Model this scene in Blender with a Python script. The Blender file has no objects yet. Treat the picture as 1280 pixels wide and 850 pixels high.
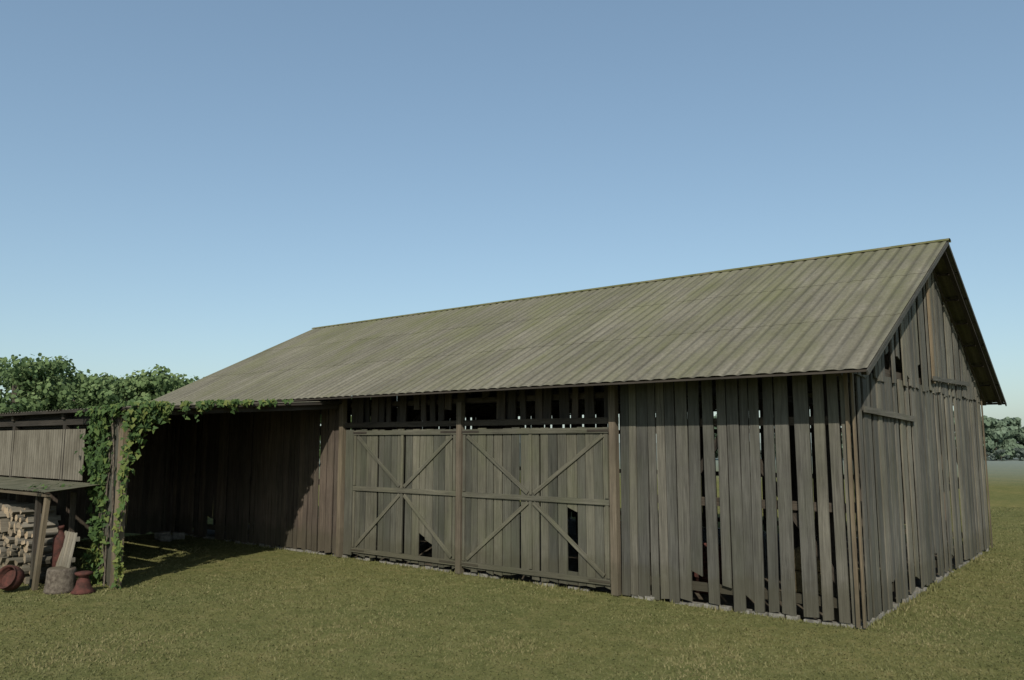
import bpy, math, random
import numpy as np
from mathutils import Vector, Matrix, noise as mnoise
random.seed(7); rs=np.random.RandomState(5)
R=random.uniform
scene=bpy.context.scene
V=Vector

# ------------------------------------------------------------------ nodes
def newmat(name):
    m=bpy.data.materials.new(name); m.use_nodes=True
    nt=m.node_tree; b=nt.nodes["Principled BSDF"]
    b.inputs["Roughness"].default_value=0.85
    b.inputs["Specular IOR Level"].default_value=0.2
    return m,nt,b
def N(nt,t,**k):
    n=nt.nodes.new(t)
    for a,v in k.items(): setattr(n,a,v)
    return n
def mapping(nt,src,scale,loc=(0,0,0)):
    mp=N(nt,"ShaderNodeMapping"); mp.inputs["Scale"].default_value=scale; mp.inputs["Location"].default_value=loc
    nt.links.new(src,mp.inputs["Vector"]); return mp.outputs[0]
def noise(nt,vec,scale,detail=4,rough=.6,dist=0):
    n=N(nt,"ShaderNodeTexNoise"); n.inputs["Scale"].default_value=scale; n.inputs["Detail"].default_value=detail
    n.inputs["Roughness"].default_value=rough; n.inputs["Distortion"].default_value=dist
    nt.links.new(vec,n.inputs["Vector"]); return n.outputs["Fac"]
def ramp(nt,fac,stops):
    r=N(nt,"ShaderNodeValToRGB"); e=r.color_ramp.elements
    while len(e)<len(stops): e.new(.5)
    for i,(p,c) in enumerate(stops):
        e[i].position=p; e[i].color=(c if len(c)==4 else (*c,1)) if hasattr(c,'__len__') else (c,c,c,1)
    nt.links.new(fac,r.inputs[0]); return r.outputs[0]
def mix(nt,fac,a,b,mode='MIX'):
    m=N(nt,"ShaderNodeMix",data_type='RGBA',blend_type=mode)
    for s,i in ((fac,0),(a,6),(b,7)):
        if hasattr(s,'is_linked'): nt.links.new(s,m.inputs[i])
        else: m.inputs[i].default_value = s if i==0 else (*s,1)
    return m.outputs[2]
def math_(nt,op,a,b=0.0,clamp=False):
    m=N(nt,"ShaderNodeMath",operation=op); m.use_clamp=clamp
    for i,s in enumerate((a,b)):
        if hasattr(s,'is_linked'): nt.links.new(s,m.inputs[i])
        else: m.inputs[i].default_value=s
    return m.outputs[0]
def bump(nt,b,h,st,dist=.02):
    n=N(nt,"ShaderNodeBump"); n.inputs["Strength"].default_value=st; n.inputs["Distance"].default_value=dist
    nt.links.new(h,n.inputs["Height"]); nt.links.new(n.outputs[0],b.inputs["Normal"])

def wood(name,dark,light,moss=None,mossamt=.0):
    m,nt,b=newmat(name)
    uv=N(nt,"ShaderNodeUVMap").outputs[0]; tc=N(nt,"ShaderNodeTexCoord").outputs["Object"]
    g=noise(nt,mapping(nt,uv,(1.3,38,1)),1,7,.7,.6)
    g2=noise(nt,mapping(nt,uv,(.7,9,1)),1,4,.6,.8)
    gg=math_(nt,'ADD',math_(nt,'MULTIPLY',g,.6),math_(nt,'MULTIPLY',g2,.4))
    col=ramp(nt,gg,[(.34,dark),(.60,light)])
    big=noise(nt,tc,.55,5,.65)
    col=mix(nt,1.0,col,ramp(nt,big,[(.3,.72),(.7,1.2)]),'MULTIPLY')
    if moss:
        mf=ramp(nt,noise(nt,mapping(nt,tc,(1,1,.5)),1.3,6,.7),[(.45,0.0),(.72,1.0)])
        mf=math_(nt,'MULTIPLY',mf,mossamt); col=mix(nt,mf,col,moss)
    at=N(nt,"ShaderNodeAttribute",attribute_name="tint").outputs["Fac"]
    col=mix(nt,1.0,col,ramp(nt,at,[(0,(.60,.62,.64)),(.5,(.95,.95,.95)),(1,(1.32,1.27,1.19))]),'MULTIPLY')
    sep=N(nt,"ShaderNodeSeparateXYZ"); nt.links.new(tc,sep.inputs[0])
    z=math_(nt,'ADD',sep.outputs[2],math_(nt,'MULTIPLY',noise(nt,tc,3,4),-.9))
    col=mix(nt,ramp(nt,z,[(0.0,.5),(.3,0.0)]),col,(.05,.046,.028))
    nt.links.new(col,b.inputs["Base Color"])
    bump(nt,b,gg,.7,.02)
    return m

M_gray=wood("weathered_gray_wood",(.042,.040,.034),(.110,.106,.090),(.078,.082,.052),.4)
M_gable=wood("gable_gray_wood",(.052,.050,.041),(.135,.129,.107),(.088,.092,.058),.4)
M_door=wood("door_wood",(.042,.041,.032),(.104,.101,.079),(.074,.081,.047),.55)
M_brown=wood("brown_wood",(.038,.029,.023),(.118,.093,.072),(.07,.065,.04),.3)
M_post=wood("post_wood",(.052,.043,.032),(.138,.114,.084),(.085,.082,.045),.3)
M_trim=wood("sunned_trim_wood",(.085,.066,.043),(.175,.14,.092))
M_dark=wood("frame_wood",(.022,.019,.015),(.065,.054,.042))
M_fire=wood("firewood",(.16,.12,.08),(.33,.265,.185))
M_pale=wood("pale_wood",(.10,.088,.068),(.21,.19,.15))

def simple(name,c1,c2,scale=8,rough=.8,bmp=.3,metal=0):
    m,nt,b=newmat(name); tc=N(nt,"ShaderNodeTexCoord").outputs["Object"]
    f=noise(nt,tc,scale,6,.65)
    nt.links.new(ramp(nt,f,[(.35,c1),(.65,c2)]),b.inputs["Base Color"])
    b.inputs["Roughness"].default_value=rough; b.inputs["Metallic"].default_value=metal
    bump(nt,b,f,bmp,.02); return m
M_rust=simple("rusty_red_iron",(.030,.016,.012),(.085,.030,.023),9,.85)
M_stone=simple("concrete_stone",(.10,.095,.08),(.22,.21,.18),10)
M_bark=simple("bark",(.05,.04,.03),(.13,.11,.085),14,.9,.6)
M_straw=simple("straw",(.14,.11,.055),(.26,.21,.11),30)

WL=.28
def roofmat():
    m,nt,b=newmat("corrugated_roof")
    uv=N(nt,"ShaderNodeUVMap").outputs[0]; tc=N(nt,"ShaderNodeTexCoord").outputs["Object"]
    streak=noise(nt,mapping(nt,uv,(5,.30,1)),1,6,.65,.3)
    blot=noise(nt,tc,.45,6,.6)
    fine=noise(nt,tc,14,5,.7)
    col=ramp(nt,streak,[(.3,(.100,.092,.066)),(.52,(.145,.133,.098)),(.75,(.185,.172,.132))])
    col=mix(nt,1.0,col,ramp(nt,fine,[(.3,.74),(.7,1.2)]),'MULTIPLY')
    col=mix(nt,1.0,col,ramp(nt,blot,[(.3,.84),(.7,1.12)]),'MULTIPLY')
    s=N(nt,"ShaderNodeSeparateXYZ"); nt.links.new(uv,s.inputs[0])
    mossn=noise(nt,mapping(nt,uv,(.9,.35,1)),1,7,.72)
    up=math_(nt,'MULTIPLY',s.outputs[1],.014)
    mf=ramp(nt,math_(nt,'ADD',mossn,up),[(.47,0.0),(.76,.75)])
    col=mix(nt,mf,col,(.113,.116,.050))
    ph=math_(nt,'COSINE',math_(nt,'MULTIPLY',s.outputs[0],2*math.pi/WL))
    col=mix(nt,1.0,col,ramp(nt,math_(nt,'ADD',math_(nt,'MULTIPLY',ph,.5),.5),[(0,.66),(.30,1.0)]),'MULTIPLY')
    at=N(nt,"ShaderNodeAttribute",attribute_name="tint").outputs["Fac"]
    col=mix(nt,1.0,col,ramp(nt,at,[(0,.93),(1,1.05)]),'MULTIPLY')
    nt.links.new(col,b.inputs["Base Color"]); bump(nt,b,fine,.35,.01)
    return m
M_roof=roofmat()
def lowroofmat():
    m,nt,b=newmat("weathered_low_roof"); tc=N(nt,"ShaderNodeTexCoord").outputs["Object"]
    f=noise(nt,tc,2.5,6,.7)
    nt.links.new(ramp(nt,f,[(.35,(.060,.060,.038)),(.55,(.090,.088,.058)),(.7,(.12,.11,.082))]),b.inputs["Base Color"]); bump(nt,b,f,.4); return m
M_lowroof=lowroofmat()

def metalpanel():
    m,nt,b=newmat("corrugated_panel")
    uv=N(nt,"ShaderNodeUVMap").outputs[0]
    s=N(nt,"ShaderNodeSeparateXYZ"); nt.links.new(uv,s.inputs[0])
    f=noise(nt,mapping(nt,uv,(3,.8,1)),1,6,.7)
    col=ramp(nt,f,[(.35,(.080,.072,.054)),(.6,(.135,.124,.097))])
    ph=math_(nt,'COSINE',math_(nt,'MULTIPLY',s.outputs[0],2*math.pi/.13))
    col=mix(nt,1.0,col,ramp(nt,math_(nt,'ADD',math_(nt,'MULTIPLY',ph,.5),.5),[(0,.55),(.5,1.05)]),'MULTIPLY')
    nt.links.new(col,b.inputs["Base Color"]); return m
M_panel=metalpanel()

def leafmat(name,c0,c1,c2,trans=.35):
    m,nt,b=newmat(name)
    at=N(nt,"ShaderNodeAttribute",attribute_name="tint").outputs["Fac"]
    col=ramp(nt,at,[(0,c0),(.55,c1),(1,c2)])
    nt.links.new(col,b.inputs["Base Color"]); b.inputs["Roughness"].default_value=.7
    tr=N(nt,"ShaderNodeBsdfTranslucent"); nt.links.new(col,tr.inputs[0])
    mx=N(nt,"ShaderNodeMixShader"); mx.inputs[0].default_value=trans
    nt.links.new(b.outputs[0],mx.inputs[1]); nt.links.new(tr.outputs[0],mx.inputs[2])
    nt.links.new(mx.outputs[0],nt.nodes["Material Output"].inputs[0]); return m
M_ivy=leafmat("ivy_leaves",(.028,.055,.018),(.068,.118,.032),(.15,.17,.045))
M_tree=leafmat("tree_foliage",(.075,.12,.05),(.13,.19,.075),(.19,.245,.105))
M_treefar=leafmat("tree_foliage_haze_tinted",(.12,.165,.11),(.155,.21,.14),(.19,.24,.17))  # aerial haze put into the paler leaf colours
M_mist=leafmat("scrub_foliage_mist_tinted",(.105,.135,.115),(.13,.16,.135),(.15,.185,.155))  # low mist painted into the greyed scrub leaf colours
M_grass=leafmat("grass_blades",(.098,.101,.040),(.148,.147,.058),(.215,.188,.090),.3)

def groundmat():
    m,nt,b=newmat("grass_ground")
    tc=N(nt,"ShaderNodeTexCoord").outputs["Object"]
    a=noise(nt,tc,.22,5,.6); f=noise(nt,tc,2.2,8,.75); ff=noise(nt,tc,22,6,.8)
    col=ramp(nt,f,[(.32,(.086,.094,.037)),(.5,(.126,.128,.052)),(.70,(.180,.159,.076))])
    col=mix(nt,1.0,col,ramp(nt,ff,[(.3,.65),(.7,1.3)]),'MULTIPLY')
    col=mix(nt,1.0,col,ramp(nt,a,[(.3,(.84,.9,.84)),(.7,(1.16,1.07,1.0))]),'MULTIPLY')
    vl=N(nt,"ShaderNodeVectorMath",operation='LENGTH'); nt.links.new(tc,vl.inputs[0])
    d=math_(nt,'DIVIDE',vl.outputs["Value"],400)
    col=mix(nt,ramp(nt,d,[(.12,0.0),(.19,.40),(.33,.8)]),col,(.185,.22,.21))  # distance haze mixed into the ground colour
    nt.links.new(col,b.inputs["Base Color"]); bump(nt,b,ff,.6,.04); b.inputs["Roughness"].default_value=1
    b.inputs["Specular IOR Level"].default_value=0
    return m
M_ground=groundmat()
M_dirt=simple("packed_earth",(.05,.04,.028),(.10,.085,.06),3)

# ------------------------------------------------------------------ mesh accumulator
def empty(name,parent=None):
    o=bpy.data.objects.new(name,None); scene.collection.objects.link(o); o.parent=parent; return o
class Acc:
    def __init__(s): s.v=[];s.f=[];s.uv=[];s.t=[]
    def quad(s,ps,uvs,t):
        n=len(s.v); s.v+= [tuple(p) for p in ps]; s.f.append(tuple(range(n,n+len(ps)))); s.uv+=uvs; s.t.append(t)
    def beam(s,a,b,w,t,nrm=(0,1,0),tint=None,skew0=0,skew1=0,taper=1.0):
        a=V(a);b=V(b);L=(b-a).length; d=(b-a)/L
        side=d.cross(V(nrm)).normalized(); n=side.cross(d).normalized()
        tint=R(.05,.95) if tint is None else tint
        o=R(0,400); ou=R(0,90)
        P=[]
        for (base,sk,k) in ((a,skew0,1),(b,skew1,taper)):
            for (i,j) in ((-1,-1),(1,-1),(1,1),(-1,1)):
                P.append(base+side*(i*w/2*k)+n*(j*t/2)+d*(sk*i/2))
        n0=len(s.v); s.v+=[tuple(p) for p in P]
        for k in range(4):
            k2=(k+1)%4
            s.f.append((n0+k,n0+k2,n0+4+k2,n0+4+k))
            ww=w if k%2==0 else t
            s.uv+=[(ou,o+k),(ou,o+k+ww),(ou+L,o+k+ww),(ou+L,o+k)]
            s.t.append(tint)
        s.f.append((n0+3,n0+2,n0+1,n0)); s.uv+=[(ou,o),(ou+.03,o),(ou+.03,o+w),(ou,o+w)]; s.t.append(tint*.7)
        s.f.append((n0+4,n0+5,n0+6,n0+7)); s.uv+=[(ou,o),(ou+.03,o),(ou+.03,o+w),(ou,o+w)]; s.t.append(tint*.7)
    def build(s,name,mat,parent=None,smooth=False):
        me=bpy.data.meshes.new(name); me.from_pydata(s.v,[],s.f)
        u=me.uv_layers.new(name="UVMap"); u.data.foreach_set("uv",np.array(s.uv,dtype=np.float32).ravel())
        at=me.attributes.new("tint",'FLOAT','FACE'); at.data.foreach_set("value",np.array(s.t,dtype=np.float32))
        if smooth: me.polygons.foreach_set("use_smooth",[True]*len(me.polygons))
        me.materials.append(mat); me.update()
        o=bpy.data.objects.new(name,me); scene.collection.objects.link(o); o.parent=parent; return o

# ------------------------------------------------------------------ barn
D=12.4; XL=-22.0; RX=.55; RXL=-22.5; OV=.92; ZE=4.10; ZR=7.54; YR=6.2
SL=(ZR-ZE)/(YR+OV)
def zroof(y): return ZR-abs(y-YR)*SL
barn=empty("wooden_barn")

def wallrun(acc,s0,s1,place,zb,zt,wm=.21,gap=(.008,.035),bigp=.10,big=(.07,.12),brk=.06,thick=.03,yoff=.02,lean=.02):
    s=s0
    while s<s1-.05:
        w=min(R(wm*.75,wm*1.25),s1-s)
        c=s+w/2; z0=zb+R(-.03,.05); z1=zt(c); sk=(zt(s+w)-zt(s)); o=R(0,yoff); ln=R(-lean,lean)
        n=V(place(0,1,0))-V(place(0,0,0))
        sk0=R(-.04,.04)
        if random.random()<brk: z0+=R(.15,.7); sk0=R(-.12,.12)
        a=place(c+ln,o,z0); b=place(c-ln,o,z1)
        d=(V(b)-V(a)).normalized(); side=d.cross(n).normalized(); sdir=(V(place(1,0,0))-V(place(0,0,0)))
        sg=1 if side.dot(sdir)>0 else -1
        acc.beam(a,b,w,thick,n,None,sk0,sk*sg)
        s+=w+(R(*big) if random.random()<bigp else R(*gap))

fp=lambda s,o,z:(s,-o,z)
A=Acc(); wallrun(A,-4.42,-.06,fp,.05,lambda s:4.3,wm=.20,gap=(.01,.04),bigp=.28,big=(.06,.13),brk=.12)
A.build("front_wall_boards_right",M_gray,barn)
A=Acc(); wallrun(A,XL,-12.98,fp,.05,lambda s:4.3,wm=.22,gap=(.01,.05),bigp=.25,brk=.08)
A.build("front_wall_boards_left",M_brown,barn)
A=Acc(); wallrun(A,-12.75,-4.65,lambda s,o,z:(s,.10-o,z),3.45,lambda s:4.3,wm=.2,gap=(.02,.09),bigp=.5,big=(.1,.35),brk=.15)
A.build("transom_slats",M_dark,barn)
gp=lambda s,o,z:(o,s,z)
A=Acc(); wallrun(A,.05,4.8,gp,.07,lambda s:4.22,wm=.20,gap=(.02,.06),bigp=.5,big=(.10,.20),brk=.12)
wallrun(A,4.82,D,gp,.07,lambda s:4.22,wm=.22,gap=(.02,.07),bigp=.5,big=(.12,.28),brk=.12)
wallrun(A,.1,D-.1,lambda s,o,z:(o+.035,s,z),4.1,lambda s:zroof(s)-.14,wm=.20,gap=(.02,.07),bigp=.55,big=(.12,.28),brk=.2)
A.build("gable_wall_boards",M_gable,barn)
A=Acc(); wallrun(A,.02,D,lambda s,o,z:(XL-o,s,z),.05,lambda s:zroof(s)-.14,wm=.22)
A.build("far_gable_boards",M_brown,barn)
A=Acc(); wallrun(A,XL,0,lambda s,o,z:(s,D+o,z),.05,lambda s:zroof(D)-.14,wm=.22,gap=(.01,.04),bigp=.3,big=(.06,.16))
A.build("rear_wall_boards",M_brown,barn)

A=Acc()
for x in (-12.93,-8.70,-4.55):
    A.beam((x,-.06,.02),(x,-.06,4.25 if x!=-8.70 else 3.9),.15,.14,(0,1,0),R(.5,.8))
A.beam((XL-.02,-.02,0),(XL-.02,-.02,4.2),.26,.16,(0,1,0),.2)
A.build("door_posts",M_post,barn)
A=Acc()
A.beam((-.03,-.055,.03),(-.03,-.055,4.2),.06,.035,(0,1,0),.5)
A.beam((.055,.0,.03),(.055,.0,4.2),.07,.035,(1,0,0),.6)
A.beam((.10,YR-.1,4.3),(.10,YR-.1,7.2),.13,.05,(1,0,0),.6)
A.beam((.07,D-.03,.05),(.07,D-.03,4.2),.10,.03,(1,0,0),.2)
A.build("corner_trim",M_trim,barn)
A=Acc()
for z in (.35,1.9,3.35): 
    A.beam((-4.4,.09,z),(-.05,.09,z),.15,.09,(0,1,0))
    A.beam((XL,.09,z),(-13.05,.09,z),.15,.09,(0,1,0))
    A.beam((-.09,.05,z),(-.09,D-.05,z),.15,.09,(1,0,0))
    A.beam((XL,D-.1,z),(0,D-.1,z),.15,.09,(0,1,0))
A.beam((-4.3,.13,.4),(-2.2,.13,3.3),.13,.05,(0,1,0)); A.beam((-2.1,.13,3.3),(-.2,.13,.45),.13,.05,(0,1,0))
A.beam((-.13,.4,.4),(-.13,3.6,3.3),.13,.05,(1,0,0)); A.beam((-.13,D-.4,.4),(-.13,8.6,3.3),.13,.05,(1,0,0))
A.beam((-12.9,.0,3.42),(-4.5,.0,3.42),.13,.12,(0,1,0))
A.beam((-12.9,.2,3.95),(-4.5,.2,3.95),.12,.1,(0,1,0))
for z in (4.3,5.3,6.2): 
    hy=YR-(ZR-.3-z)/SL
    A.beam((-.05,hy,z),(-.05,2*YR-hy,z),.14,.09,(1,0,0))
for x in np.arange(-21.7,-.2,3.55):
    for y in (.3,D-.3): A.beam((x,y,0),(x,y,4.3),.18,.18,(0,1,0))
    for y in (4.1,8.3): A.beam((x,y,0),(x,y,5.6),.18,.18,(0,1,0))
    A.beam((x,.3,4.15),(x,D-.3,4.15),.18,.16,(1,0,0))
    A.beam((x,.3,3.1),(x,1.5,4.1),.12,.1,(1,0,0))
for x in list(np.arange(RXL+.1,RX-.15,1.02))+[RX-.12]:
    for sg in (-1,1):
        ye=-.1 if x<0 else -OV+.25
        A.beam((x,YR+sg*(YR-ye),zroof(ye)-.14),(x,YR,ZR-.14),.09,.09,(1,0,0))
for k in range(8):
    y=-OV+.12+k*(YR+OV-.2)/7
    for yy in (y,2*YR-y):
        A.beam((RXL+.02,yy,zroof(yy)-.06),(RX-.02,yy,zroof(yy)-.06),.08,.045,(0,0,1))
for yy in (-OV+.03,2*YR+OV-.03):
    A.beam((RXL,yy,ZE-.015),(RX-.02,yy,ZE-.015),.035,.03,(0,1,0),.3)
A.build("timber_frame",M_dark,barn)
A=Acc()
A.beam((.075,.55,3.55),(.075,4.2,3.45),.11,.03,(1,0,0),.8)
A.beam((.13,5.9,4.4),(.13,10.2,4.5),.10,.03,(1,0,0),.45)
for x,tn in ((RX+.0,.1),(RXL,.4)):
    for sg in (-1,1):
        A.beam((x,YR+sg*(YR+OV),zroof(-OV)-.05),(x,YR,ZR-.05),.08,.03,(1,0,0),tn)
A.build("barge_boards_and_rails",M_gray,barn)

def door(name,x0,x1,missing):
    par=empty(name,barn); A=Acc(); z0=.12; z1=3.28; s=x0+.02
    while s<x1-.06:
        w=min(R(.17,.24),x1-.02-s); c=s+w/2
        hit=[m for m in missing if m[0]<c<m[1]]
        a=z0+R(-.04,.04)
        if hit:
            m=hit[0]
            if m[2]>a+.1: A.beam((c,-.05,a),(c,-.05,m[2]+R(-.05,.05)),w,.03,(0,1,0),None,0,R(-.06,.06))
            A.beam((c,-.05,m[3]+R(-.08,.08)),(c,-.05,z1+R(-.02,.02)),w,.03,(0,1,0),None,.09,0)
        else: A.beam((c,-.05-R(0,.008),a),(c+R(-.01,.01),-.05-R(0,.008),z1+R(-.03,.03)),w,.03,(0,1,0),None,R(-.05,.05))
        s+=w+(R(.05,.09) if random.random()<.1 else R(.008,.03))
    A.build("planks",M_door,par)
    A=Acc(); y=-.09; cx=(x0+x1)/2; zm=1.8
    rt=lambda:R(.65,1.0)
    for z in (z0+.13,zm,z1-.06): A.beam((x0,y,z),(x1,y,z+R(-.01,.01)),.11,.035,(0,1,0),rt())
    for x in (x0+.05,cx,x1-.05):
        A.beam((x,y-.004,z0+.2),(x,y-.004,zm-.07),.07,.03,(0,1,0),rt())
        A.beam((x,y-.004,zm+.07),(x,y-.004,z1-.13),.07,.03,(0,1,0),rt())
    for (xa,za,xb,zb) in ((x0+.14,z1-.16,cx-.08,zm+.1),(x1-.14,z1-.16,cx+.08,zm+.1),(x0+.14,z0+.24,cx-.08,zm-.1),(x1-.14,z0+.24,cx+.08,zm-.1)):
        A.beam((xa,y+.002,za),(xb,y+.002,zb),.085,.03,(0,1,0),rt())
    A.build("frame_and_braces",M_door,par)
    A=Acc()
    for z in (z0+.13,z1-.06):
        A.beam((x0-.02,y-.022,z),(x0+.5,y-.022,z),.045,.008,(0,1,0),.3); A.beam((x1+.02,y-.022,z),(x1-.5,y-.022,z),.045,.008,(0,1,0),.3)
    A.build("hinges",M_dark,par)
door("barn_door",-12.42,-8.80,[(-10.0,-9.5,.25,.72)])
door("barn_door_second",-8.60,-4.66,[(-5.68,-5.46,.35,1.55)])
A=Acc(); A.beam((-12.66,-.03,.1),(-12.66,-.03,3.3),.30,.03,(0,1,0),.45)
A.build("jamb_board",M_door,barn)

def corr(acc,x0,x1,wl,amp,pts,seg=8,tint=.5,lift=0,uvo=0):
    n=max(2,int((x1-x0)/wl*seg)); rows=[]
    (ya,za),(yb,zb)=pts; dy=yb-ya;dz=zb-za;l=math.hypot(dy,dz); ny,nz=-dz/l,dy/l
    if nz<0: ny,nz=-ny,-nz
    base=len(acc.v)
    for r,(y,z) in enumerate(pts):
        for i in range(n+1):
            x=x0+(x1-x0)*i/n
            c=math.cos(2*math.pi*x/wl); h=amp*(1-2*((1-c)/2)**3)+lift*(1 if r==0 else 0)
            acc.v.append((x,y+ny*h,z+nz*h))
    for i in range(n):
        acc.f.append((base+i,base+i+1,base+n+1+i+1,base+n+1+i))
        xa=x0+(x1-x0)*i/n; xb=x0+(x1-x0)*(i+1)/n
        acc.uv+=[(xa,uvo),(xb,uvo),(xb,uvo+l),(xa,uvo+l)]; acc.t.append(tint)
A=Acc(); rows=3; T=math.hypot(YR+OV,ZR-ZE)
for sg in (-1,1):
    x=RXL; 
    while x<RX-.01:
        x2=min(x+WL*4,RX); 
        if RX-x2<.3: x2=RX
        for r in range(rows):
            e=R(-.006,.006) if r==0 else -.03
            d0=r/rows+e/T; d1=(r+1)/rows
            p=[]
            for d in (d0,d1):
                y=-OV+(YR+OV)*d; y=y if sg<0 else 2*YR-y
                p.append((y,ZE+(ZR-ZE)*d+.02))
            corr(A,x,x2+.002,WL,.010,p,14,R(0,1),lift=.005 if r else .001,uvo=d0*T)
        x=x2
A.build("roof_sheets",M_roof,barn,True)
m,nt,b=newmat("mossy_ridge"); tc=N(nt,"ShaderNodeTexCoord").outputs["Object"]
f=noise(nt,tc,2.2,7,.7); nt.links.new(ramp(nt,f,[(.35,(.075,.078,.03)),(.55,(.11,.108,.05)),(.7,(.14,.125,.09))]),b.inputs["Base Color"]); bump(nt,b,f,.5); M_ridge=m
A=Acc(); x=RXL-.02
while x<RX:
    x2=min(x+1.5,RX+.03); prof=[]; t=R(.2,.8)
    for k in range(9):
        a=math.pi*k/8; prof.append((YR-.13*math.cos(a),ZR-.02+.07*math.sin(a)**.8+R(0,.003)))
    for k in range(8):
        A.quad([(x,*prof[k]),(x2+.02,*prof[k]),(x2+.02,*prof[k+1]),(x,*prof[k+1])],[(0,0)]*4,t)
    x=x2
A.build("ridge_cap",M_ridge,barn,True)
A=Acc()
for (a,b) in (((XL,.05),(-.02,.05)),((-.04,0.02),(-.04,D)),((XL,D-.05),(0,D-.05)),((XL+.05,0),(XL+.05,D))):
    a3=V((a[0],a[1],.0)); b3=V((b[0],b[1],.0)); L=(b3-a3).length; n=int(L/.3); d=(b3-a3)/n
    for i in range(n):
        nn=(0,1,0) if abs(d.x)>.01 else (1,0,0)
        if random.random()<.25: continue
        A.beam(a3+d*i+d*.02,a3+d*R(i+.6,i+.97),.10+R(-.03,.04),.13+R(-.03,.05),nn)
A.build("foundation_stones",M_stone,barn)
A=Acc(); A.quad([(XL,.15,.012),(-.15,.15,.012),(-.15,D-.15,.012),(XL,D-.15,.012)],[(0,0)]*4,.5); A.build("earth_floor",M_dirt,barn)

def lathe(name,prof,mat,loc,seg=28,parent=None,rot=None):
    me=bpy.data.meshes.new(name); v=[];f=[]
    for (r,z) in prof:
        for k in range(seg):
            a=2*math.pi*k/seg; v.append((r*math.cos(a),r*math.sin(a),z))
    for i in range(len(prof)-1):
        for k in range(seg): f.append((i*seg+k,i*seg+(k+1)%seg,(i+1)*seg+(k+1)%seg,(i+1)*seg+k))
    f.append(tuple(reversed(range(seg)))); f.append(tuple((len(prof)-1)*seg+k for k in range(seg)))
    me.from_pydata(v,[],f); me.materials.append(mat)
    for p in me.polygons: p.use_smooth=len(p.vertices)==4
    o=bpy.data.objects.new(name,me); scene.collection.objects.link(o); o.location=loc; o.parent=parent
    if rot: o.rotation_euler=rot
    return o
for (x,y) in ((-3.3,1.4),(-2.6,1.7)):
    lathe("oil_drum",[(.27,0),(.29,.01),(.29,.3),(.305,.31),(.29,.32),(.29,.6),(.305,.61),(.29,.62),(.29,.9),(.3,.92),(.27,.92),(.26,.89)],M_rust,(x,y,.015))
def bale(x,y,z,r=0):
    bpy.ops.mesh.primitive_cube_add(size=1,location=(x,y,z)); o=bpy.context.object; o.name="hay_bale"; o.scale=(.95,.5,.42)
    bpy.ops.object.transform_apply(location=False,rotation=False,scale=True); o.rotation_euler=(0,0,r)
    bm=o.modifiers.new("b",'BEVEL'); bm.width=.05; bm.segments=2
    ss=o.modifiers.new("s",'SUBSURF'); ss.subdivision_type='SIMPLE'; ss.levels=ss.render_levels=3
    tx=bpy.data.textures.new("c",'CLOUDS'); tx.noise_scale=.12
    dm=o.modifiers.new("d",'DISPLACE'); dm.texture=tx; dm.strength=.05
    o.data.materials.append(M_straw)
bale(-1.6,2.6,.23); bale(-1.5,2.65,.66,.1); bale(-.9,3.6,.23,.4)

# ------------------------------------------------------------------ lean-to shed
shed=empty("open_shed")
SX=-13.15; SY=-5.75; ZF=3.68; ZB=4.02
A=Acc()
zs=lambda y: ZF+(ZB-ZF)*((y-SY)/(0-SY))
x=XL-1
while x<SX+.2:
    x2=min(x+.8,SX+.25); t=R(0,1)
    corr(A,x,x2,.16,.012,[(SY-.2+R(-.03,.03),zs(SY-.2)+.05),(-.03,zs(-.03)+.05)],8,t,lift=.0)
    x=x2
A.build("roof_sheets",M_roof,shed,True)
A=Acc()
for y in np.arange(SY+.0,-.1,1.1): A.beam((XL-1,y,zs(y)+.0),(SX+.2,y,zs(y)+.0),.09,.06,(0,0,1),.2)
for x in (SX+.05,-16.0,-19.0,-21.9):
    A.beam((x,SY-.1,zs(SY)-.1),(x,-.15,zs(0)-.1),.12,.12,(0,0,1))
A.beam((XL-1,SY+.02,ZF-.23),(SX+.1,SY+.02,ZF-.23),.14,.12,(0,1,0),.1)
A.beam((XL-1,SY+.13,ZF-.20),(SX-.1,SY+.13,ZF-.20),.34,.03,(0,1,0),.0)  # added dark board closing the bright gap, stands in for underside shade
for x in (-16.0,-19.0,-21.9):
    A.beam((x,SY+.02,0),(x,SY+.02,ZF-.3),.14,.14,(0,1,0))
A.beam((XL-1,SY-.19,ZF+.005),(SX+.22,SY-.19,ZF+.005),.07,.03,(0,1,0),.1)
A.beam((SX+.22,SY-.17,zs(SY)+.0),(SX+.22,-.1,zs(0)+.0),.07,.03,(1,0,0),.2)
A.build("rafters_and_posts",M_dark,shed)
A=Acc(); A.beam((SX+.02,SY,0),(SX+.02,SY,ZF-.15),.19,.15,(0,1,0),.5)
A.build("corner_post",M_trim,shed)
A=Acc(); wallrun(A,SX-.80,SX-.10,lambda s,o,z:(s,SY-o,z),.03,lambda s:ZF-.3,wm=.16,gap=(.005,.02),bigp=0,brk=0)
A.build("corner_wall_boards",M_door,shed)
A=Acc(); wallrun(A,SY,-.05,lambda s,o,z:(XL-.04-o,s,z),.03,lambda s:zs(s)-.05,wm=.22,gap=(.003,.012),bigp=.05,brk=0,lean=.004)
A.build("shed_wall_boards",M_brown,shed)
A=Acc(); 
x=XL-1
n=int((SX-1.75-x)/.014)
xs=np.linspace(x,SX-1.75,n)
for i in range(n-1):
    ya=SY-.05-.016*math.cos(xs[i]*2*math.pi/.13); yb=SY-.05-.016*math.cos(xs[i+1]*2*math.pi/.13)
    A.quad([(xs[i],ya,2.13),(xs[i+1],yb,2.13),(xs[i+1],yb,3.28),(xs[i],ya,3.28)],[(xs[i],0),(xs[i+1],0),(xs[i+1],1.2),(xs[i],1.2)],.5)
A.build("hanging_panel",M_panel,shed,True)
low=empty("firewood_rack")
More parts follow.
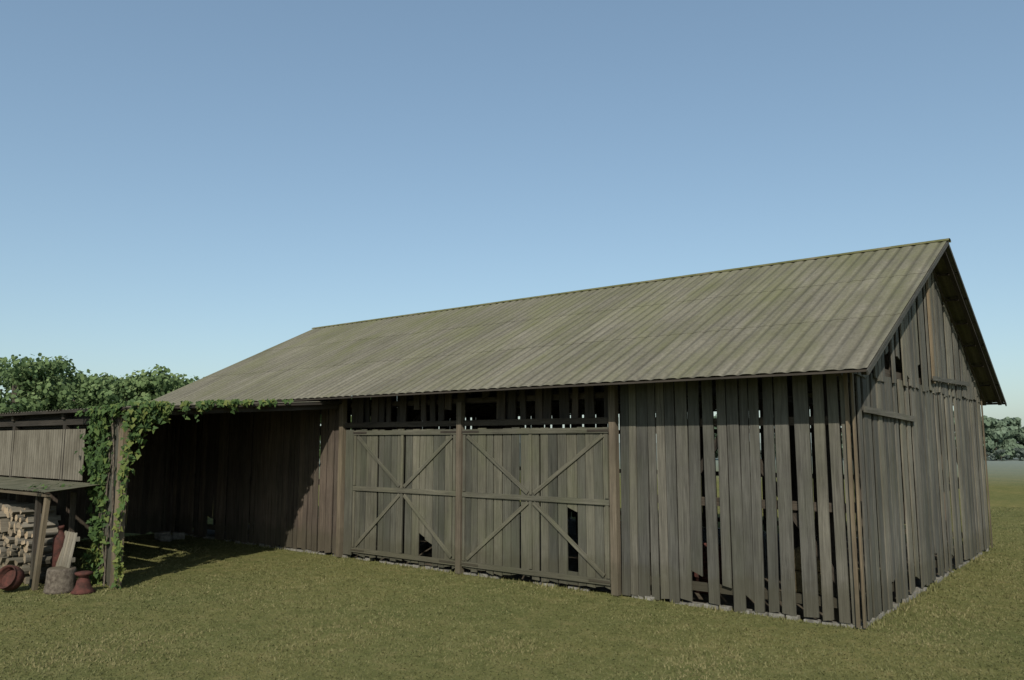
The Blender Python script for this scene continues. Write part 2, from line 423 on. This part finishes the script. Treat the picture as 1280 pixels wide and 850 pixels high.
A=Acc(); x=XL-1
while x<-13.75:
    x2=min(x+.9,-13.7)
    corr(A,x,x2,.12,.008,[(-7.0+R(-.04,.04),1.97),(SY-.09,2.09)],6,R(0,1)); x=x2
A.build("low_roof",M_lowroof,low,True)
A=Acc()
A.beam((XL-1,-6.93,1.91),(-13.75,-6.93,1.91),.06,.08,(0,1,0),.1)
A.beam((-14.1,-6.93,0),(-13.86,-6.9,1.87),.12,.08,(0,1,0),.5)
A.build("rack_posts",M_trim,low)
A=Acc()
A.beam((-14.35,-6.85,0),(-14.3,-6.8,1.5),.13,.04,(0,1,0),.1)
for x in (-14.55,-23): 
    for y in (-6.8,-6.1): A.beam((x,y,0),(x,y,1.9),.09,.09,(0,1,0))
A.build("rack_uprights",M_dark,low)
A=Acc(); E=Acc()
def logp(cx,cz,y0,y1,r,kind,rot,dx):
    if kind==0: angs=[2*math.pi*k/9 for k in range(9)]; ps=[(r*math.cos(a),r*math.sin(a)) for a in angs]
    else:
        sp=math.pi*(.45 if kind==1 else .98); ps=[(0,0)]+[(r*1.35*math.cos(sp*k/5),r*1.35*math.sin(sp*k/5)) for k in range(6)]
        ps=[(a-r*.45,b-r*.45) for a,b in ps]
    c,s=math.cos(rot),math.sin(rot); ps=[(a*c-b*s,a*s+b*c) for a,b in ps]
    F=[(cx+a,y0,cz+b) for a,b in ps]; B=[(cx+a*.95+dx,y1,cz+b*.95) for a,b in ps]; n=len(ps); o=R(0,300); t=R(.1,.7)
    for k in range(n):
        k2=(k+1)%n; A.quad([F[k],B[k],B[k2],F[k2]],[(0,o+k*.1),(.5,o+k*.1),(.5,o+k*.1+.1),(0,o+k*.1+.1)],t)
    t2=R(.25,1); E.quad(F,[(o+a*.5,b*.5) for a,b in ps],t2); E.quad(list(reversed(B)),[(o+a,b) for a,b in ps],t2)
z=.11; row=0
while z<1.6:
    x=-14.85-(max(0,z-.8))*.9+R(-.08,.08)
    while x>-22.5:
        r=R(.06,.11); lg=R(-.16,.10)
        logp(x,z+R(-.025,.025),-6.72+lg,-6.05+lg,r,random.choice([0,1,1,2,2]),R(0,6.28),R(-.12,.12)); x-=r*2.05
    z+=.15; row+=1
st=empty("firewood_stack")
A.build("log_sides",M_pale,st); E.build("log_ends",M_fire,st)

A2=[(.30,0),(.285,.05),(.27,.2),(.265,.42),(.25,.47)]
stump=empty("tree_stump"); o=lathe("bark_side",A2,M_bark,(-13.5,-6.68,0),26,stump)
for v in o.data.vertices: 
    k=1+.06*mnoise.noise(V((v.co.x*6,v.co.y*6,v.co.z*3))); v.co.x*=k; v.co.y*=k
lathe("cut_face",[(.235,0),(.235,.006)],M_fire,(-13.5,-6.68,.468),26,stump)
lathe("rusty_milk_can",[(.22,0),(.23,.03),(.17,.09),(.135,.17),(.12,.25),(.09,.29),(.09,.33),(.16,.36),(.17,.40),(.09,.42)],M_rust,(-13.02,-6.45,0))
lathe("rusty_cauldron",[(.05,0),(.15,.02),(.22,.09),(.245,.18),(.24,.27),(.21,.31),(.235,.345),(.22,.35),(.19,.31),(.2,.2)],M_rust,(-14.35,-7.15,.2),28,None,(math.radians(70),0,math.radians(25)))
lathe("rusty_gas_cylinder",[(.12,0),(.14,.02),(.145,.9),(.13,1.02),(.07,1.1),(.05,1.12),(.05,1.2),(.065,1.2),(.065,1.26)],M_rust,(-14.15,-6.45,0),24,None,(math.radians(3),math.radians(4),0))
pal=empty("wooden_pallet"); A=Acc()
def P(s,h,o):
    bx,by=-13.62,-6.62; lean=.22
    return (bx+s*.9-h*.14, by+s*-.05+h*lean-o, .12+h)
for k in range(5): A.beam(P(-.32+k*.16,0,.05),P(-.32+k*.16,1.02,.05),.11,.02,(0,1,0),R(.5,.95))
for h in (.08,.5,.9): A.beam(P(-.38,h,0),P(.38,h,0),.09,.07,(0,1,0),.5)
A.build("slats",M_pale,pal)
for (x,y,s,r) in ((-20.2,-1.0,.30,.2),(-19.7,-1.15,.24,.7),(-20.0,-.6,.26,1.1)):
    bpy.ops.mesh.primitive_cube_add(size=1,location=(x,y,s*.38)); o=bpy.context.object; o.name="stone_block"; o.scale=(s*1.4,s,s*.8); o.rotation_euler=(0,0,r)
    bpy.ops.object.transform_apply(location=False,rotation=False,scale=True)
    bv=o.modifiers.new("b",'BEVEL'); bv.width=.04; bv.segments=3
    for v in o.data.vertices: v.co+=V((R(-.03,.03),R(-.03,.03),R(-.02,.02)))
    o.data.materials.append(M_stone)

# ------------------------------------------------------------------ ivy
LEAF=np.array([(0,-.1,0),(.28,-.32,.03),(.55,-.05,.08),(.33,.18,.02),(.22,.55,.05),(0,.95,0),(-.22,.55,.05),(-.33,.18,.02),(-.55,-.05,.08),(-.28,-.32,.03)])
def leafmesh(name,pos,size,bias,tint,mat,parent=None,shape=LEAF,rnd=.6):
    n=len(pos); nrm=rs.normal(size=(n,3))*rnd+bias; nrm/=np.linalg.norm(nrm,axis=1,keepdims=True)
    up=np.tile(np.array([0,0,-1.0]),(n,1))+rs.normal(size=(n,3))*.55
    a=up-(up*nrm).sum(1,keepdims=True)*nrm; a/=np.linalg.norm(a,axis=1,keepdims=True); b=np.cross(a,nrm)
    k=len(shape)
    vv=pos[:,None,:]+size[:,None,None]*(shape[None,:,0:1]*b[:,None,:]+shape[None,:,1:2]*a[:,None,:]+shape[None,:,2:3]*nrm[:,None,:])
    me=bpy.data.meshes.new(name); me.vertices.add(n*k); me.vertices.foreach_set("co",vv.astype(np.float32).ravel())
    me.loops.add(n*k); me.loops.foreach_set("vertex_index",np.arange(n*k,dtype=np.int32))
    me.polygons.add(n); me.polygons.foreach_set("loop_start",np.arange(n,dtype=np.int32)*k)
    me.update(calc_edges=True); at=me.attributes.new("tint",'FLOAT','FACE'); at.data.foreach_set("value",np.clip(tint,0,1).astype(np.float32))
    me.materials.append(mat); o=bpy.data.objects.new(name,me); scene.collection.objects.link(o); o.parent=parent; return o
pos=[];bias=[];tn=[]
def lf(p,b,t): pos.append(p);bias.append(b);tn.append(t)
XE=SX+.25
for i in range(1150):
    z=R(0,ZF); x=SX-.95+abs(random.gauss(0,.30))
    if x>SX-.2 and random.random()<.85: continue
    if mnoise.noise(V((x*2.5,z*1.6,3)))<-.1: continue
    lf((x,SY-.05-abs(random.gauss(0,.10)),z),(.4,-1,.35),R(.0,.8)+(.3 if z<.9 else 0))
for i in range(600):
    x=SX-.8-abs(random.gauss(0,.35)); z=R(1.4,ZF) if x>SX-1.3 else R(2.3,ZF)
    if mnoise.noise(V((x*2.5,z*1.6,9)))<-.1: continue
    lf((x,SY-.1+R(-.1,.25),z),(.3,-1,.3),R(0,.7))
for i in range(950):
    s=random.expovariate(.45)
    if s>4.1: continue
    L=1.6*math.exp(-s/.5)+.10+.36*max(0,mnoise.noise(V((s*2.2,0,0))))
    if mnoise.noise(V((s*3,1,5)))<-.05 and s>.8: continue
    h=abs(random.gauss(0,.55))*L
    y=SY-.2+s; lf((XE+.04+R(-.06,.16),y,zs(y)+.13-h),(.8,-.8,.5),R(.1,1))
for i in range(150):
    z=R(0,2.6); lf((SX+.22+.08*math.sin(z*4)+R(-.07,.07),SY-.08+R(-.08,.05),z),(.6,-1,.3),R(.4,1.1))
for i in range(260):
    x=XE-abs(random.gauss(0,1.0)); lf((x,SY-.2+R(-.1,.15),ZF+.04+R(-.14,.05)),(0,-1,.8),R(.1,.8))
for i in range(30):
    x=R(SX-1.8,SX-.8); lf((x,-7.0+R(-.1,.9),2.03+R(-.06,.08)),(0,-.5,1),R(.1,.6))
ivy=empty("climbing_ivy")
pos=np.array(pos);bias=np.array(bias);tn=np.array(tn)
leafmesh("leaves",pos,rs.uniform(.06,.13,len(pos)),bias,tn,M_ivy,ivy,LEAF,.45)
def vine(pts,r):
    cu=bpy.data.curves.new("stem",'CURVE'); cu.dimensions='3D'; cu.bevel_depth=r; sp=cu.splines.new('POLY'); sp.points.add(len(pts)-1)
    for q,p in zip(sp.points,pts): q.co=(*p,1)
    o=bpy.data.objects.new("stem",cu); scene.collection.objects.link(o); o.parent=ivy; cu.materials.append(M_bark)
for k in range(7):
    x=SX-.7+k*.14; ph=R(0,6); vine([(x+.1*math.sin(z*2+ph),SY-.07+.02*math.sin(z*5),z) for z in np.linspace(0,ZF,22)],R(.006,.015))
vine([(XE+.03+.03*math.sin(s*5),SY-.2+s,zs(SY-.2+s)+.02+.03*math.sin(s*3)) for s in np.linspace(0,4.2,40)],.009)

# ------------------------------------------------------------------ trees
Q=np.array([(-.5,-.3,0),(0,-.55,.08),(.5,-.25,0),(.45,.35,.05),(0,.6,-.05),(-.5,.3,.06)])
def treemass(name,specs,mat,leaf=.34,ncl=26,per=120,zlo=.12,fat=1.0):
    par=empty(name); P=[];B=[];T=[]; A=Acc()
    for (x,y,h) in specs:
        cr=h*R(.30,.38)*fat
        pts=[V((x,y,-.3)),V((x+R(-.3,.3),y,h*.35)),V((x+R(-.4,.4),y,h*.7))]
        for a,b,w in ((pts[0],pts[1],h*.045),(pts[1],pts[2],h*.03)): A.beam(a,b,w,w,(0,1,0),.5,taper=.7)
        for c in range(ncl):
            a=R(0,6.28); zz=R(zlo,.93); rr=cr*math.sqrt(max(.05,1-((zz-.5)/.55)**2))*R(.25,1.0)
            c0=V((x+rr*math.cos(a),y+rr*math.sin(a),h*zz)); rad=h*R(.07,.15)
            if c%5==0 and zz>.3: A.beam(pts[1],c0,h*.014,h*.014,(0,1,0),.4,taper=.4)
            d=rs.normal(size=(per,3)); d/=np.linalg.norm(d,axis=1,keepdims=True)
            q=np.array(c0)+d*rad*rs.uniform(.45,1.12,(per,1))*np.array([1.15,1.15,.8]); P.append(q); B.append(d*1.2)
            T.append(rs.uniform(.1,.7,per)+d[:,2]*.25+R(-.15,.15))
    P=np.vstack(P);B=np.vstack(B);T=np.concatenate(T)
    leafmesh("foliage",P,rs.uniform(leaf*.6,leaf*1.3,len(P)),B,T,mat,par,Q)
    A.build("trunks",M_bark,par)
def pl(px,dist):
    k=(px-640)/1003.; return (4+dist*(k*.7796-.6263), -13.96+dist*(k*.6263+.7796))
sp=[]
for px,dist,h in ((-420,95,12),(-330,90,13),(-250,88,12),(-170,92,13),(-90,88,12.5),(-35,90,12.6),(18,86,12.8),(50,90,12.6),(98,92,10.8),(135,88,10.2),(172,90,10.8),(205,88,11.1),(240,92,10.4),(285,95,10.2),(330,98,10.5),(390,96,11),(460,100,10),(0,100,13.5),(75,102,12.3),(118,100,11.2),(155,101,11),(188,103,11.8),(222,101,11.2)):
    x,y=pl(px,dist); sp.append((x,y,h))
treemass("tree_line",sp,M_tree,.36,32,130)
sp=[]
for px,dist,h in ((900,130,8),(980,135,7.5),(1060,130,8),(1140,135,8.5),(1195,130,8),(1238,128,7.6),(1255,133,6.8),(1275,135,5.4),(1310,130,6.2),(1370,132,7.5),(1440,128,8),(1520,130,9)):
    x,y=pl(px,dist); sp.append((x,y,h))
treemass("distant_tree_line",sp,M_treefar,.5,26,120,.12)
sp=[]
for i in range(80):
    x,y=pl(880+i*9+R(-8,8),R(125,155)); sp.append((x,y,R(1.2,2.6)))
treemass("distant_scrub",sp,M_mist,.35,8,70,.1,2.2)

# ------------------------------------------------------------------ ground + grass
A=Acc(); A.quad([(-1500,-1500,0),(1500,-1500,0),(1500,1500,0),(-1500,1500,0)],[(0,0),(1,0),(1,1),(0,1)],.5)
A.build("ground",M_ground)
cx,cy=4.0,-13.96
n=340000; k=rs.uniform(-.78,.78,n); d=3.5+ (rs.uniform(0,1,n)**1.25)*34
X=cx+d*(k*.7796-.6263); Y=cy+d*(k*.6263+.7796)
keep=~((X>XL)&(X<.0)&(Y>-.0)&(Y<D+.05)); keep&=~((X<SX-.2)&(Y>-6.6)&(Y<0)&(rs.uniform(0,1,n)<.5))
X=X[keep];Y=Y[keep];d=d[keep];n=len(X)
pn=np.array([mnoise.noise(V((x*.55,y*.55,0)))+.6*mnoise.noise(V((x*2.3,y*2.3,4))) for x,y in zip(X,Y)])
h=rs.uniform(.012,.036,n)*(1+.6*np.clip(pn,-1,1)); w=rs.uniform(.004,.009,n)*(1+d/14)
nearw=((np.abs(Y)<.22)&(X<.1)&(X>XL))|((np.abs(X)<.22)&(Y>0)&(Y<D)); h=np.where(nearw,h*2.4,h)
a=rs.uniform(0,2*np.pi,n); lx=rs.normal(0,.022,n); ly=rs.normal(0,.022,n)
vv=np.zeros((n,3,3)); 
vv[:,0]=np.stack([X-np.cos(a)*w,Y-np.sin(a)*w,np.full(n,-.003)],1); vv[:,1]=np.stack([X+np.cos(a)*w,Y+np.sin(a)*w,np.full(n,-.003)],1)
vv[:,2]=np.stack([X+lx,Y+ly,h],1)
me=bpy.data.meshes.new("grass"); me.vertices.add(n*3); me.vertices.foreach_set("co",vv.astype(np.float32).ravel())
me.loops.add(n*3); me.loops.foreach_set("vertex_index",np.arange(n*3,dtype=np.int32)); me.polygons.add(n); me.polygons.foreach_set("loop_start",np.arange(n,dtype=np.int32)*3)
me.update(calc_edges=True); at=me.attributes.new("tint",'FLOAT','FACE'); at.data.foreach_set("value",np.clip(.45+.55*pn+rs.normal(0,.2,n),0,1).astype(np.float32))
me.materials.append(M_grass); o=bpy.data.objects.new("grass",me); scene.collection.objects.link(o)

# ------------------------------------------------------------------ light
el=math.radians(36.5); S=V((.543*math.cos(el),-.84*math.cos(el),math.sin(el)))
L=bpy.data.lights.new("sun",'SUN'); L.energy=4.9; L.angle=math.radians(.5); L.color=(1,.94,.84)
so=bpy.data.objects.new("sun",L); scene.collection.objects.link(so); so.rotation_euler=S.to_track_quat('Z','Y').to_euler(); so.location=(20,-20,30)
w=bpy.data.worlds.new("World"); scene.world=w; w.use_nodes=True; nt=w.node_tree; bg=nt.nodes["Background"]
sk=N(nt,"ShaderNodeTexSky",sky_type='NISHITA'); sk.sun_disc=False; sk.sun_elevation=el; sk.sun_rotation=math.atan2(.543,-.84)
sk.air_density=1.0; sk.dust_density=1.2; sk.ozone_density=1.5
gm=N(nt,"ShaderNodeGamma"); gm.inputs[1].default_value=.68; nt.links.new(sk.outputs[0],gm.inputs[0])
c=mix(nt,1.0,gm.outputs[0],(1.50,1.72,1.78),'MULTIPLY')
nt.links.new(c,bg.inputs[0]); bg.inputs[1].default_value=.12

cam=bpy.data.cameras.new("camera"); co=bpy.data.objects.new("camera",cam); scene.collection.objects.link(co)
cam.sensor_width=36; cam.lens=36*1003/1280; cam.clip_end=4000; cam.clip_start=.05
co.location=(4.0,-13.96,3.0); co.rotation_euler=(math.radians(97.2),0,math.atan2(.6263,.7796))
scene.camera=co
scene.view_settings.view_transform='Standard'; scene.view_settings.look='None'; scene.view_settings.exposure=0
